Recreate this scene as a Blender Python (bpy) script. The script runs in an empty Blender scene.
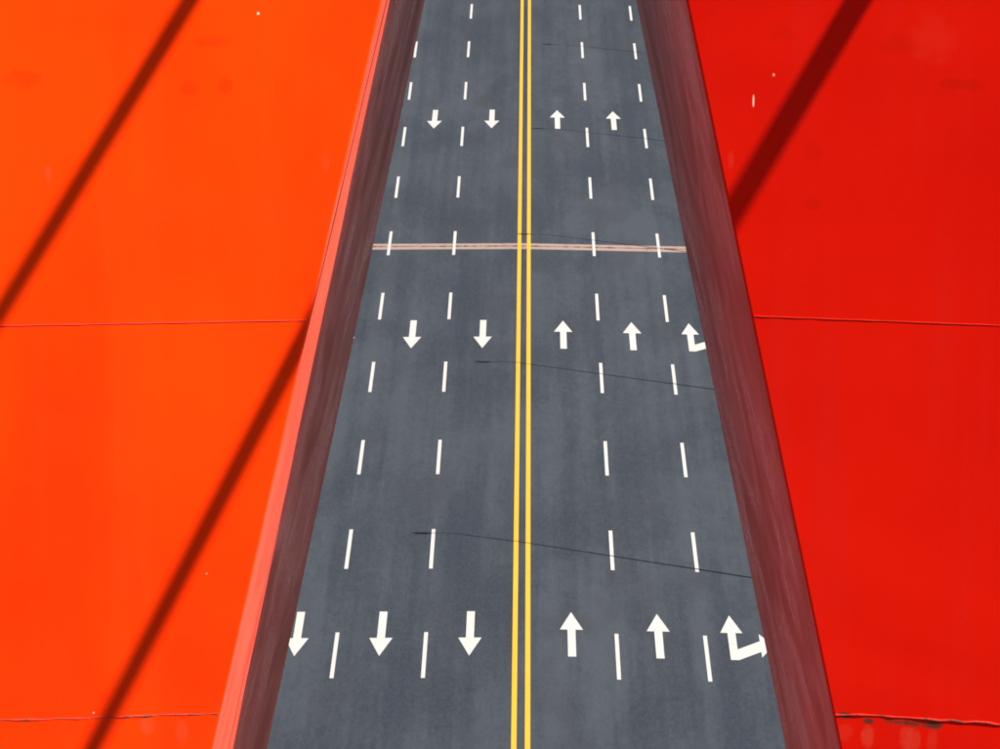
import bpy, bmesh, math, random
from mathutils import Vector, Matrix
random.seed(7)
S = bpy.context.scene
COL = S.collection
R = math.radians

# ------------------------------------------------------------------ camera (long lens, high above the deck)
F = 4480.0; PX, PY = 500.0, 374.5
HC = 59.2                                   # camera height over the carriageway
XC = 0.32
TH = math.atan((PY + 816.0) / F)            # pitch below the horizon
YAW = math.atan(31.5 * math.cos(TH) / F)    # road direction vanishes right of centre
cam_pos = Vector((XC, 0, HC))
fw = Vector((-math.sin(YAW) * math.cos(TH), math.cos(YAW) * math.cos(TH), -math.sin(TH)))
rt = fw.cross(Vector((0, 0, 1))).normalized()
up = rt.cross(fw)
def ray(px, py):
    return (fw * F + rt * (px - PX) - up * (py - PY)).normalized()
def at_y(px, py, Y):                        # where a line of sight meets the upright plane at distance Y
    d = ray(px, py); return cam_pos + d * (Y / d.y)

cd = bpy.data.cameras.new('camera'); cam = bpy.data.objects.new('camera', cd); COL.objects.link(cam)
cam.location = cam_pos
cam.rotation_euler = Matrix((rt, up, -fw)).transposed().to_euler()
cd.sensor_fit = 'HORIZONTAL'; cd.sensor_width = 36; cd.lens = 36 * F / 1000.0
cd.clip_start = 0.5; cd.clip_end = 30000
S.camera = cam

# ------------------------------------------------------------------ light
SUN = Vector((1.0, -0.455, 0.75)).normalized()
ELEV = math.asin(SUN.z)
ld = bpy.data.lights.new('sun', 'SUN'); ld.energy = 4.9; ld.angle = R(0.53); ld.color = (1.0, 0.95, 0.87)
lo = bpy.data.objects.new('sun', ld); COL.objects.link(lo)
lo.rotation_euler = SUN.to_track_quat('Z', 'Y').to_euler(); lo.location = (60, -30, 110)
w = bpy.data.worlds.new('World'); S.world = w; w.use_nodes = True
nt = w.node_tree; nt.nodes.clear()
sky = nt.nodes.new('ShaderNodeTexSky'); sky.sky_type = 'NISHITA'; sky.sun_disc = False
sky.sun_elevation = ELEV; sky.sun_rotation = math.atan2(SUN.x, SUN.y); sky.altitude = 50
bg = nt.nodes.new('ShaderNodeBackground'); bg.inputs[1].default_value = 0.031
wo = nt.nodes.new('ShaderNodeOutputWorld')
nt.links.new(sky.outputs[0], bg.inputs[0]); nt.links.new(bg.outputs[0], wo.inputs[0])
S.view_settings.view_transform = 'Standard'; S.view_settings.look = 'None'
S.view_settings.gamma = 1.0; S.view_settings.exposure = 1.5
S.view_settings.use_curve_mapping = False
S.render.engine = 'CYCLES'
S.cycles.max_bounces = 6
S.cycles.pixel_filter_type = 'BLACKMAN_HARRIS'; S.cycles.filter_width = 1.9

# ------------------------------------------------------------------ helpers
def tag(o, label=None, cat=None, group=None, kind=None):
    if label: o['label'] = label
    if cat: o['category'] = cat
    if group: o['group'] = group
    if kind: o['kind'] = kind
    return o
def link(name, bm, mat, parent=None, smooth=False):
    me = bpy.data.meshes.new(name); bmesh.ops.recalc_face_normals(bm, faces=bm.faces[:])
    bm.to_mesh(me); bm.free()
    if smooth:
        for p in me.polygons: p.use_smooth = True
    o = bpy.data.objects.new(name, me); COL.objects.link(o)
    me.materials.append(mat)
    if parent:
        o.parent = parent; o.matrix_parent_inverse = Matrix.Translation(-parent.location) if parent.type == 'EMPTY' else Matrix()
    return o
def empty(name, loc):
    o = bpy.data.objects.new(name, None); o.location = loc; COL.objects.link(o); return o
def quad(bm, *v): return bm.faces.new([bm.verts.new(p) for p in v])
def box(bm, a, b):
    x0, y0, z0 = a; x1, y1, z1 = b
    v = [bm.verts.new(p) for p in ((x0,y0,z0),(x1,y0,z0),(x1,y1,z0),(x0,y1,z0),(x0,y0,z1),(x1,y0,z1),(x1,y1,z1),(x0,y1,z1))]
    for f in ((0,3,2,1),(4,5,6,7),(0,1,5,4),(1,2,6,5),(2,3,7,6),(3,0,4,7)): bm.faces.new([v[i] for i in f])
def tube(bm, pts, rad, n=10, cap=True):
    rings = []
    for i, p in enumerate(pts):
        p = Vector(p)
        d = (Vector(pts[min(i+1, len(pts)-1)]) - Vector(pts[max(i-1, 0)])).normalized()
        a = d.cross(Vector((0, 0, 1)))
        a = a.normalized() if a.length > 1e-3 else Vector((1, 0, 0))
        b = d.cross(a); r = rad[i] if isinstance(rad, (list, tuple)) else rad
        rings.append([bm.verts.new(p + (a*math.cos(t) + b*math.sin(t))*r) for t in [2*math.pi*k/n for k in range(n)]])
    for A, B in zip(rings, rings[1:]):
        for k in range(n): bm.faces.new((A[k], A[(k+1)%n], B[(k+1)%n], B[k]))
    if cap: bm.faces.new(rings[0]); bm.faces.new(rings[-1][::-1])

# ------------------------------------------------------------------ materials
class NB:
    def __init__(s, name):
        s.m = bpy.data.materials.new(name); s.m.use_nodes = True; s.t = s.m.node_tree
        s.b = s.t.nodes['Principled BSDF']
    def n(s, typ, **kw):
        o = s.t.nodes.new(typ)
        for k, v in kw.items(): setattr(o, k, v)
        return o
    def set(s, o, i, v):
        if isinstance(v, bpy.types.NodeSocket): s.t.links.new(v, o.inputs[i])
        elif v is not None: o.inputs[i].default_value = v
    def math(s, op, a, b=None, clamp=False):
        o = s.n('ShaderNodeMath', operation=op, use_clamp=clamp); s.set(o, 0, a); s.set(o, 1, b); return o.outputs[0]
    def coord(s, scale=(1,1,1), loc=(0,0,0)):
        if not hasattr(s, 'tc'): s.tc = s.n('ShaderNodeTexCoord')
        mp = s.n('ShaderNodeMapping'); s.t.links.new(s.tc.outputs['Object'], mp.inputs[0])
        mp.inputs['Scale'].default_value = scale; mp.inputs['Location'].default_value = loc; return mp.outputs[0]
    def noise(s, scale, vec, detail=4, rough=.5, dist=0):
        o = s.n('ShaderNodeTexNoise'); s.set(o, 'Vector', vec); s.set(o, 'Scale', scale)
        s.set(o, 'Detail', detail); s.set(o, 'Roughness', rough); s.set(o, 'Distortion', dist); return o.outputs[0]
    def ramp(s, v, a, b, to0=0., to1=1.):
        o = s.n('ShaderNodeMapRange', interpolation_type='SMOOTHSTEP')
        s.set(o, 0, v); s.set(o, 1, a); s.set(o, 2, b); s.set(o, 3, to0); s.set(o, 4, to1); return o.outputs[0]
    def mix(s, f, a, b, blend='MIX'):
        o = s.n('ShaderNodeMix', data_type='RGBA', blend_type=blend); s.set(o, 0, f)
        s.set(o, 6, a if isinstance(a, bpy.types.NodeSocket) else (*a, 1)); s.set(o, 7, b if isinstance(b, bpy.types.NodeSocket) else (*b, 1))
        return o.outputs[2]
    def bump(s, h, strength, dist):
        o = s.n('ShaderNodeBump'); s.set(o, 'Height', h); s.set(o, 'Strength', strength); s.set(o, 'Distance', dist)
        s.t.links.new(o.outputs[0], s.b.inputs['Normal'])

DL = 45.0                                    # distance of the pylon's front
DEP = 8.1                                    # depth of its legs
def steel_paint(name, base, spots):
    """red gloss paint on steel plate; spots = (px, py, rx, ry, kind, amount): smudges in the paint"""
    k = NB(name)
    c_large = k.noise(.35, k.coord((1, 1, .55)), 4, .55)
    c = k.mix(k.ramp(c_large, .35, .8), base, (base[0]*.9, base[1]*.55, base[2]))
    streak = k.noise(1.0, k.coord((2.6, 2.6, .12)), 5, .6)
    c = k.mix(k.ramp(streak, .46, .78, 0, .12 if base[1] > .02 else .45), c, (base[0]*.93, base[1]*1.5, base[2]+.006))
    fine = k.noise(9, k.coord((1, 1, 1)), 5, .65)
    c = k.mix(k.ramp(fine, .55, .9, 0, .10), c, (base[0]*.8, base[1]*1.2, base[2]+.005))
    sp = k.n('ShaderNodeSeparateXYZ'); k.t.links.new(k.tc.outputs['Object'], sp.inputs[0])
    wob = k.noise(7, k.coord(), 5, .65)
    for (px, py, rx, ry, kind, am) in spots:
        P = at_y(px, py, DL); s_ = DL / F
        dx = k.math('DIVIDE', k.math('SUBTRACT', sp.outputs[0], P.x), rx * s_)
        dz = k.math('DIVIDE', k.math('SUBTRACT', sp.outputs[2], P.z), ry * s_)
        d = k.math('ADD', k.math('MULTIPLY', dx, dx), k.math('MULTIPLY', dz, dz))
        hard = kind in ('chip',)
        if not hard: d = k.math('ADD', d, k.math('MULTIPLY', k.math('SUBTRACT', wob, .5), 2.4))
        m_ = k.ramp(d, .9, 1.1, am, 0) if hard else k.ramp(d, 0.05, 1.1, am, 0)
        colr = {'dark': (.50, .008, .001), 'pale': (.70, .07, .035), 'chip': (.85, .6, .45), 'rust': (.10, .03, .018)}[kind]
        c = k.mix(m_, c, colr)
    side = k.noise(1.0, k.coord((.12, .42, .5)), 4, .5, 1.2)        # streaks along the leg sides, for gloss wear and painted shade
    thin = k.noise(1.0, k.coord((.2, 1.2, .6)), 3, .5, .8)
    wear_shade = k.math('ADD', k.math('MULTIPLY', side, .65), k.math('MULTIPLY', thin, .35))
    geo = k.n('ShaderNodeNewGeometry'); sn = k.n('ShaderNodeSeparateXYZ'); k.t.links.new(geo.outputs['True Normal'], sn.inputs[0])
    flank = k.ramp(k.math('ABSOLUTE', sn.outputs[1]), .55, .8, 1, 0)       # flanks only: brown tint paints their shade into the colour
    c = k.mix(k.math('MULTIPLY', flank, k.ramp(wear_shade, .40, .60, .22, .78)), c, (.40, .072, .045))
    k.set(k.b, 'Base Color', c)
    k.set(k.b, 'Roughness', k.ramp(wear_shade, .36, .66, .24, .42))
    k.set(k.b, 'IOR', 1.3); k.set(k.b, 'Specular IOR Level', .12)
    # rolled-plate waviness
    h1 = k.noise(1.0, k.coord((.10, .30, .22)), 2, .5, .6)
    h2 = k.noise(1.0, k.coord((.25, 1.1, .45)), 2, .5, .5)
    k.bump(k.math('ADD', h1, k.math('MULTIPLY', h2, .10)), .55, .12)
    return k.m
left_paint = steel_paint('red_gloss_paint_sunlit', (.80, .037, .0010), [  # same red on both legs; orange shift paints in the stronger sun here
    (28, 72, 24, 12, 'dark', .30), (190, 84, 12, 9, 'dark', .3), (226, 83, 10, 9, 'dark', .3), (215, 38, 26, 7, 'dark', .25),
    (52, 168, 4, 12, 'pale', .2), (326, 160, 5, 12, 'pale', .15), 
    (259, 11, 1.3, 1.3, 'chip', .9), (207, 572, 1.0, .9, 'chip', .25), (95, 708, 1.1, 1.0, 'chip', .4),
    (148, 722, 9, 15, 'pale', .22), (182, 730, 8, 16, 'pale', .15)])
right_paint = steel_paint('red_gloss_paint_less_lit', (.76, .009, .002), [  # deeper red puts this leg's weaker sunlight into the colour
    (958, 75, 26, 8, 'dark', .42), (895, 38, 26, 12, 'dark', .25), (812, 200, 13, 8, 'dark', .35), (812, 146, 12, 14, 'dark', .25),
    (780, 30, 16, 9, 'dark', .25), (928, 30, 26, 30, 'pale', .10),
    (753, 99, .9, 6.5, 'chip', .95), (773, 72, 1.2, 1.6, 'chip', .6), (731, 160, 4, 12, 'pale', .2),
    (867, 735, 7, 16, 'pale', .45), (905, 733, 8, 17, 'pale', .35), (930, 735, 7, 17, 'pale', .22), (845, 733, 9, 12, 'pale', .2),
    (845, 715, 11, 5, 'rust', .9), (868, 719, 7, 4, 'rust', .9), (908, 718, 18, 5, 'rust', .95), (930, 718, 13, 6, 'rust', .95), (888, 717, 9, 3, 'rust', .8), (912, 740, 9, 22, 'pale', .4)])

def seam_paint(name, rust):
    k = NB(name)
    n = k.noise(9 if rust else 4, k.coord((1, 1, 1)), 5, .7)
    c = k.mix(k.ramp(n, .45, .62, 0, 1 if rust else .6), (.55, .016, .003), (.09, .022, .012) if rust else (.4, .012, .003))
    k.set(k.b, 'Base Color', c); k.set(k.b, 'Roughness', .5 if not rust else .8); return k.m
seam_clean = seam_paint('weld_paint', False); seam_rust = seam_paint('rusty_weld', True)

def asphalt():
    k = NB('dark_asphalt')
    big = k.noise(1.0, k.coord((.16, .045, 1)), 6, .62, .4)
    lane = k.noise(1.0, k.coord((1.1, .018, 1)), 4, .6)
    fine = k.noise(1.0, k.coord((3.2, .8, 1)), 6, .7)
    grit = k.noise(26, k.coord(), 3, .7)
    v = k.math('ADD', k.math('MULTIPLY', big, .50), k.math('MULTIPLY', lane, .32))
    v = k.math('ADD', v, k.math('MULTIPLY', fine, .18))
    c = k.mix(k.ramp(v, .41, .59), (.0095, .0140, .0240), (.0275, .0335, .0460))
    c = k.mix(k.ramp(grit, .3, .75, 0, .25), c, (.075, .075, .075))
    blot = k.noise(1.0, k.coord((.30, .10, 1), (3, 8, 0)), 3, .5)
    c = k.mix(k.ramp(blot, .50, .64, 0, .55), c, (.019, .022, .027))
    pores = k.noise(7, k.coord((1, .35, 1)), 4, .8)
    c = k.mix(k.ramp(pores, .35, .7, 0, .35), c, (.05, .055, .06))
    k.set(k.b, 'Base Color', c); k.set(k.b, 'Roughness', k.ramp(v, .3, .7, .62, .8)); k.set(k.b, 'Specular IOR Level', .35)
    k.bump(grit, .35, .01); return k.m
ASPH = asphalt()
def worn(name, col, dirt, amt=.35, rough=.6):
    k = NB(name)
    n = k.noise(7, k.coord((1, .5, 1)), 6, .75); n2 = k.noise(1.4, k.coord((1, .4, 1)), 4, .6)
    c = k.mix(k.ramp(k.math('ADD', k.math('MULTIPLY', n, .6), k.math('MULTIPLY', n2, .4)), .5, .72, 0, amt), col, dirt)
    k.set(k.b, 'Base Color', c); k.set(k.b, 'Roughness', rough); return k.m
WHITE = worn('white_road_paint', (.43, .41, .385), (.20, .19, .18), .6)
YELLOW = worn('yellow_road_paint', (.60, .30, .014), (.36, .20, .02), .5)
CONC = worn('grey_concrete', (.33, .32, .30), (.2, .19, .18), .6, .85)
JOINT = worn('pinkish_joint_mortar', (.25, .17, .14), (.10, .06, .05), 1.0, .85)
RUBBER = worn('rusty_joint_steel', (.075, .030, .026), (.22, .13, .11), .7, .7)
GALV = worn('galvanised_steel', (.42, .43, .44), (.28, .28, .28), .4, .45)
SHEATH = worn('dull_red_cable_sheath', (.45, .03, .012), (.3, .03, .02), .4, .45)
DARKM = worn('dark_grey_metal', (.06, .06, .065), (.1, .1, .1), .3, .5)
def water():
    k = NB('river_water'); k.set(k.b, 'Base Color', (.03, .055, .055, 1)); k.set(k.b, 'Roughness', .12)
    k.bump(k.noise(.35, k.coord((1, 1, 1)), 6, .6), .5, .6); return k.m
WATER = water()

# ------------------------------------------------------------------ ground level
def crown(x): return -.02 * x if x > 0 else .006 * x
LANE_X = 12.3
def sheet(bm, xs, y0, y1, dz):
    xs = sorted(xs)
    if xs[0] < 0 < xs[-1]: xs = sorted(xs + [0.0])
    for a, b in zip(xs, xs[1:]):
        quad(bm, (a, y0, crown(a)+dz), (b, y0, crown(b)+dz), (b, y1, crown(b)+dz), (a, y1, crown(a)+dz))
def poly(bm, pts, dz):                       # flat painted outline, lying on one side of the crown
    bm.faces.new([bm.verts.new((x, y, crown(x) + dz)) for x, y in pts])

bm = bmesh.new(); quad(bm, (-12000, -6000, -26), (12000, -6000, -26), (12000, 24000, -26), (-12000, 24000, -26))
tag(link('water', bm, WATER), kind='structure')
Y0, Y1 = -260.0, 900.0
bm = bmesh.new(); sheet(bm, [-LANE_X, LANE_X], Y0, Y1, 0)
road = tag(link('road', bm, ASPH), kind='structure')
bm = bmesh.new()                              # the girder under the carriageway
prof = [(-13.9, -.30), (-13.9, -.9), (-9, -3.2), (9, -3.2), (13.9, -.9), (13.9, -.30)]
a = [bm.verts.new((x, Y0, z)) for x, z in prof]; b = [bm.verts.new((x, Y1, z)) for x, z in prof]
for i in range(6): bm.faces.new((a[i], a[(i+1)%6], b[(i+1)%6], b[i]))
bm.faces.new(a); bm.faces.new(b[::-1])
tag(link('bridge_deck', bm, CONC), kind='structure')
for sx in (-1, 1):
    bm = bmesh.new()
    x0, x1 = sorted((sx*LANE_X, sx*13.9)); box(bm, (x0, Y0, -.296), (x1, Y1, crown(sx*LANE_X) + .14))
    tag(link('kerb', bm, CONC), kind='structure')
    rail = empty('guard_rail', (sx*12.75, 0, 0))
    tag(rail, 'low galvanised guard rail along the %s side of the bridge road' % ('left' if sx < 0 else 'right'), 'guard rail', 'guard rails of the bridge')
    bm = bmesh.new()
    for z in (.55, .85, 1.1): tube(bm, [(sx*12.75, Y0, z), (sx*12.75, Y1, z)], .05, 8)
    link('rail_bar', bm, GALV, rail)
    post_me = None
    for i in range(80):
        y = 60 + i*4.0
        if post_me is None:
            bm = bmesh.new(); box(bm, (-.05, -.06, -.16), (.05, .06, 1.0))
            o = link('post', bm, GALV, rail); post_me = o.data
        else:
            o = bpy.data.objects.new('post', post_me); COL.objects.link(o); o.parent = rail; o.matrix_parent_inverse = Matrix.Translation(-rail.location)
        o.location = (sx*12.85, y, .20)

# markings painted on the carriageway: children of the road
DZ = .012
for nm, xc in (('centre_line', -.27), ('centre_line', .27)):
    bm = bmesh.new(); sheet(bm, [xc-.105, xc+.105], Y0, Y1, DZ)
    o = link(nm, bm, YELLOW, road); o['label'] = 'solid yellow line, %s of the double centre line' % ('left' if xc < 0 else 'right')
for xc in (-4.03, 4.02, -7.78, 7.76):
    me = None
    for n in range(-4, 13):
        y = 177.35 + 15.02*n
        if me is None:
            bm = bmesh.new(); s = .083
            quad(bm, (-s, -3, 0), (s, -3, 0), (s, 3, 0), (-s, 3, 0)); me = bpy.data.meshes.new('lane_dash'); bm.to_mesh(me); bm.free(); me.materials.append(WHITE)
        o = bpy.data.objects.new('lane_dash', me); COL.objects.link(o); o.parent = road
        o.location = (xc, y, crown(xc) + DZ); o.rotation_euler.y = -math.atan((crown(xc+.1)-crown(xc-.1))/.2)
for xc in (-11.75, 11.75):
    bm = bmesh.new(); sheet(bm, [xc-.075, xc+.075], Y0, Y1, DZ); link('edge_line', bm, WHITE, road)
def arrow(xc, yc, sgn):
    bm = bmesh.new(); f = sgn
    pts = [(-.17, -3), (.17, -3), (.17, .6), (.49, .6), (0, 3), (-.49, .6), (-.17, .6)]
    poly(bm, [(xc + x, yc + y*f) for x, y in pts], DZ)
    o = link('lane_arrow', bm, WHITE, road)
def turn_arrow(xc, yc):
    bm = bmesh.new(); T = DZ
    # ahead arrow
    poly(bm, [(xc-.17, yc-3), (xc+.17, yc-3), (xc+.17, yc-2.1), (xc+.17, yc-1.0), (xc+.17, yc+.6), (xc+.47, yc+.6), (xc, yc+3), (xc-.47, yc+.6), (xc-.17, yc+.6)], T)
    # branch bending to the right
    poly(bm, [(xc+.171, yc-3), (xc+1.15, yc-1.85), (xc+1.15, yc-2.6), (xc+1.72, yc-.95), (xc+1.15, yc+.5), (xc+1.15, yc-.45), (xc+.171, yc-1.6)], T)
    o = link('turn_arrow', bm, WHITE, road); o['label'] = 'white arrow pointing ahead with a branch to the right'
for yc in (180.2, 231.2, 288.0):
    for xc in (-9.46, -5.92, -2.17): arrow(xc, yc, -1)
    for xc in (2.12, 5.80): arrow(xc, yc, 1)
    if yc < 250: turn_arrow(8.90, yc)
# expansion joint
joint_y = 251.6
bm = bmesh.new(); sheet(bm, [-LANE_X, LANE_X], joint_y-.72, joint_y+.72, .004)
jn = link('expansion_joint', bm, JOINT, road)
bm = bmesh.new()
xs = [-12.2 + i*.35 for i in range(70)]
for a_, b_ in zip(xs, xs[1:]):
    ja, jb = .07 + .16*random.random()**2, .07 + .16*random.random()**2
    quad(bm, (a_, joint_y-ja+.05, crown(a_)+.008), (b_, joint_y-jb+.05, crown(b_)+.008), (b_, joint_y+jb, crown(b_)+.008), (a_, joint_y+ja, crown(a_)+.008))
link('joint_gap', bm, RUBBER, jn)

# ------------------------------------------------------------------ pylon
pylon = empty('pylon', (0, DL + DEP/2, -26))
tag(pylon, 'towering red steel bridge pylon whose two legs frame the road', 'bridge pylon')
ALPHA = {-1: R(6.5), 1: R(11.5)}
def line_z(p, q, z):
    t = (z - p.z) / (q.z - p.z); return p + (q - p) * t
EDGE = {-1: ((382, 0), (213, 749), (425, 0), (267, 749)), 1: ((686, 0), (840, 749), (636, 0), (786, 749))}
LEGW = 7.5
def leg_stations(s):
    (a, b, c, d) = EDGE[s]
    f0, f1 = at_y(*a, DL), at_y(*b, DL); b0, b1 = at_y(*c, DL + DEP), at_y(*d, DL + DEP)
    st = []
    for z in (-25.9, -1.0, 40.0, 43.0, 46.0, 49.0, 52.0, 55.5):
        zz = max(z, 40.0)
        F_, B_ = line_z(f0, f1, zz), line_z(b0, b1, zz)
        if z < 40.0:
            out = (.27 * (40 - max(z, -1.0))) * s + (.1 * (-1.0 - z) * s if z < -1 else 0)
            F_ = Vector((F_.x + out, DL, z)); B_ = Vector((B_.x + out, DL + DEP, z))
        al = ALPHA[s]
        Fo = F_ + Vector((s*math.cos(al), -math.sin(al), 0)) * (LEGW + max(0, 40 - z)*.03)
        Bo = Vector((Fo.x, B_.y, B_.z))
        st.append((F_, Fo, Bo, B_))
    return st
STN = {}
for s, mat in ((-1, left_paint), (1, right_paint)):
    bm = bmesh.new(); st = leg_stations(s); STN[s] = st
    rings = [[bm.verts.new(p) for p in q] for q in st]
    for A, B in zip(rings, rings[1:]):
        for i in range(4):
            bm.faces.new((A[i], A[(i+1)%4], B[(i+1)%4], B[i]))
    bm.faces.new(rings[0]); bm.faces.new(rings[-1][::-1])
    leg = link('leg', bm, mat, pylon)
    leg['label'] = 'wide red steel leg of the pylon %s of the road' % ('left' if s < 0 else 'right')
    bv = leg.modifiers.new('bevel', 'BEVEL'); bv.width = .025; bv.segments = 3; bv.angle_limit = R(40)
    STN[s] = st; 
    # weld seams across the front plate
    f0, f1 = at_y(*EDGE[s][0], DL), at_y(*EDGE[s][1], DL); al = ALPHA[s]
    for j, py in enumerate((320, 714)):
        py -= 4 if s > 0 and j == 0 else 0; z = at_y(EDGE[s][0][0] + (EDGE[s][1][0]-EDGE[s][0][0])*py/749, py, DL).z
        bm = bmesh.new(); P0 = line_z(f0, f1, z); pts = []
        n = 60
        for i in range(n+1):
            t = .03 + (LEGW-.1)*i/n
            jit = (random.random()-.5) * (.004 if j == 0 else .018) + (0, .008*math.sin(i*.35))[j] + s*.0 + t*{-1: .008, 1: .014}[s]
            pts.append(P0 + Vector((s*math.cos(al)*t, -math.sin(al)*t - .002, jit)))
        tube(bm, pts, [((.007 if s < 0 else .0035) if j == 0 else .005) + random.random()*(.002 if j == 0 else .008) for _ in pts], 8)
        wd = link('weld_seam', bm, seam_clean if j == 0 else seam_rust, leg)
        wd['label'] = ('painted weld seam across the plate' if j == 0 else 'lower weld seam with rust showing through')
# mast above the fork
bm = bmesh.new()
st = [[Vector(p) for p in (STN[-1][-1][1], STN[1][-1][1], STN[1][-1][2], STN[-1][-1][2])]]
zt = 55.502
lo_ = [Vector((p.x, p.y, zt)) for p in st[0]]
mid = [Vector((-6.2, DL-.6, 63)), Vector((6.2, DL-.6, 63)), Vector((6.2, DL+DEP, 63)), Vector((-6.2, DL+DEP, 63))]
top = [Vector((-3.6, DL, 104)), Vector((3.6, DL, 104)), Vector((3.6, DL+6.5, 104)), Vector((-3.6, DL+6.5, 104))]
rings = [[bm.verts.new(p) for p in q] for q in (lo_, mid, top)]
for A, B in zip(rings, rings[1:]):
    for i in range(4): bm.faces.new((A[i], A[(i+1)%4], B[(i+1)%4], B[i]))
bm.faces.new(rings[0]); bm.faces.new(rings[-1][::-1])
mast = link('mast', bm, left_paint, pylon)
bm = bmesh.new(); box(bm, (-13.5, DL+1.2, -6.5), (13.5, DL+DEP-1.2, -3.3)); link('crossbeam', bm, CONC, pylon)

# ------------------------------------------------------------------ stay cables (their shadows cross the front plates)
def on_face(s, px, py):
    f0, f1 = at_y(*EDGE[s][0], DL), at_y(*EDGE[s][1], DL); al = ALPHA[s]
    n = (f1 - f0).cross(Vector((s*math.cos(al), -math.sin(al), 0)))
    d = ray(px, py); return cam_pos + d * ((f0 - cam_pos).dot(n) / d.dot(n))
def stay(s, pa, pb, ta, tb, rad, label):
    A = on_face(s, *pa) + SUN*ta; B = on_face(s, *pb) + SUN*tb
    d = (B - A)
    bot = A + d * ((-.2 - A.z)/d.z)
    topy = A + d * ((DL - .3 - A.y)/d.y)
    print('STAY', [round(v, 1) for v in A], [round(v, 1) for v in B], 'bottom', [round(v, 1) for v in bot], 'top', [round(v, 1) for v in topy])
    t = empty('stay_cable', bot); tag(t, label, 'stay cable', 'stay cables in front of the pylon')
    bm = bmesh.new(); tube(bm, [topy, bot], rad, 20); link('cable_sheath', bm, SHEATH, t, True)
    e = (topy - bot).normalized()
    bm = bmesh.new(); tube(bm, [bot, bot + e*.1, bot + e*2.2, bot + e*2.4], [rad*2.3, rad*2.1, rad*1.7, rad*1.1], 20); link('anchor_socket', bm, GALV, t, True)
stay(-1, (190, 0), (2, 310), 11.2, 13.8, .080, 'dull red stay cable whose shadow crosses the top left of the left leg')
stay(-1, (300, 345), (92, 749), 11.0, 14.4, .080, 'dull red stay cable whose shadow runs down the lower left leg')
stay(1, (858, 0), (735, 208), 2.9, 5.0, .046, 'slim dull red stay cable throwing the shadow at the top of the right leg')

# ------------------------------------------------------------------ street lamps beyond the right leg (their shadows cross the road)
LX = 13.3
for i, (ty, tx) in enumerate(((194.7, -4.3), (225.3, -1.85), (254.6, .2), (284.9, 1.1), (314.4, 1.85))):
    arm = 1.3
    h = (LX - arm - tx) / (SUN.x / SUN.z)
    y = ty - h * (-SUN.y) / SUN.z
    t = empty('street_lamp', (LX, y, .10))
    tag(t, ('slim grey street lamp, %s from the pylon along the right kerb' % ('nearest', 'second', 'third', 'fourth', 'fifth')[i]), 'street lamp', 'street lamps along the right kerb')
    bm = bmesh.new(); tube(bm, [(LX, y, -.05), (LX, y, h*.5), (LX, y, h)], [.09, .065, .045], 12); link('pole', bm, GALV, t, True)
    bm = bmesh.new(); tube(bm, [(LX, y, .0), (LX, y, .5)], [.17, .13], 12); link('pole_base', bm, GALV, t, True)
    bm = bmesh.new(); tube(bm, [(LX, y, h-.05), (LX-.5, y, h+.12), (LX-arm+.2, y, h+.1)], .035, 8); link('arm', bm, GALV, t, True)
    bm = bmesh.new(); box(bm, (LX-arm-.45, y-.13, h+.04), (LX-arm+.25, y+.13, h+.15))
    o = link('lamp_head', bm, DARKM, t); bv = o.modifiers.new('bevel', 'BEVEL'); bv.width = .05; bv.segments = 2
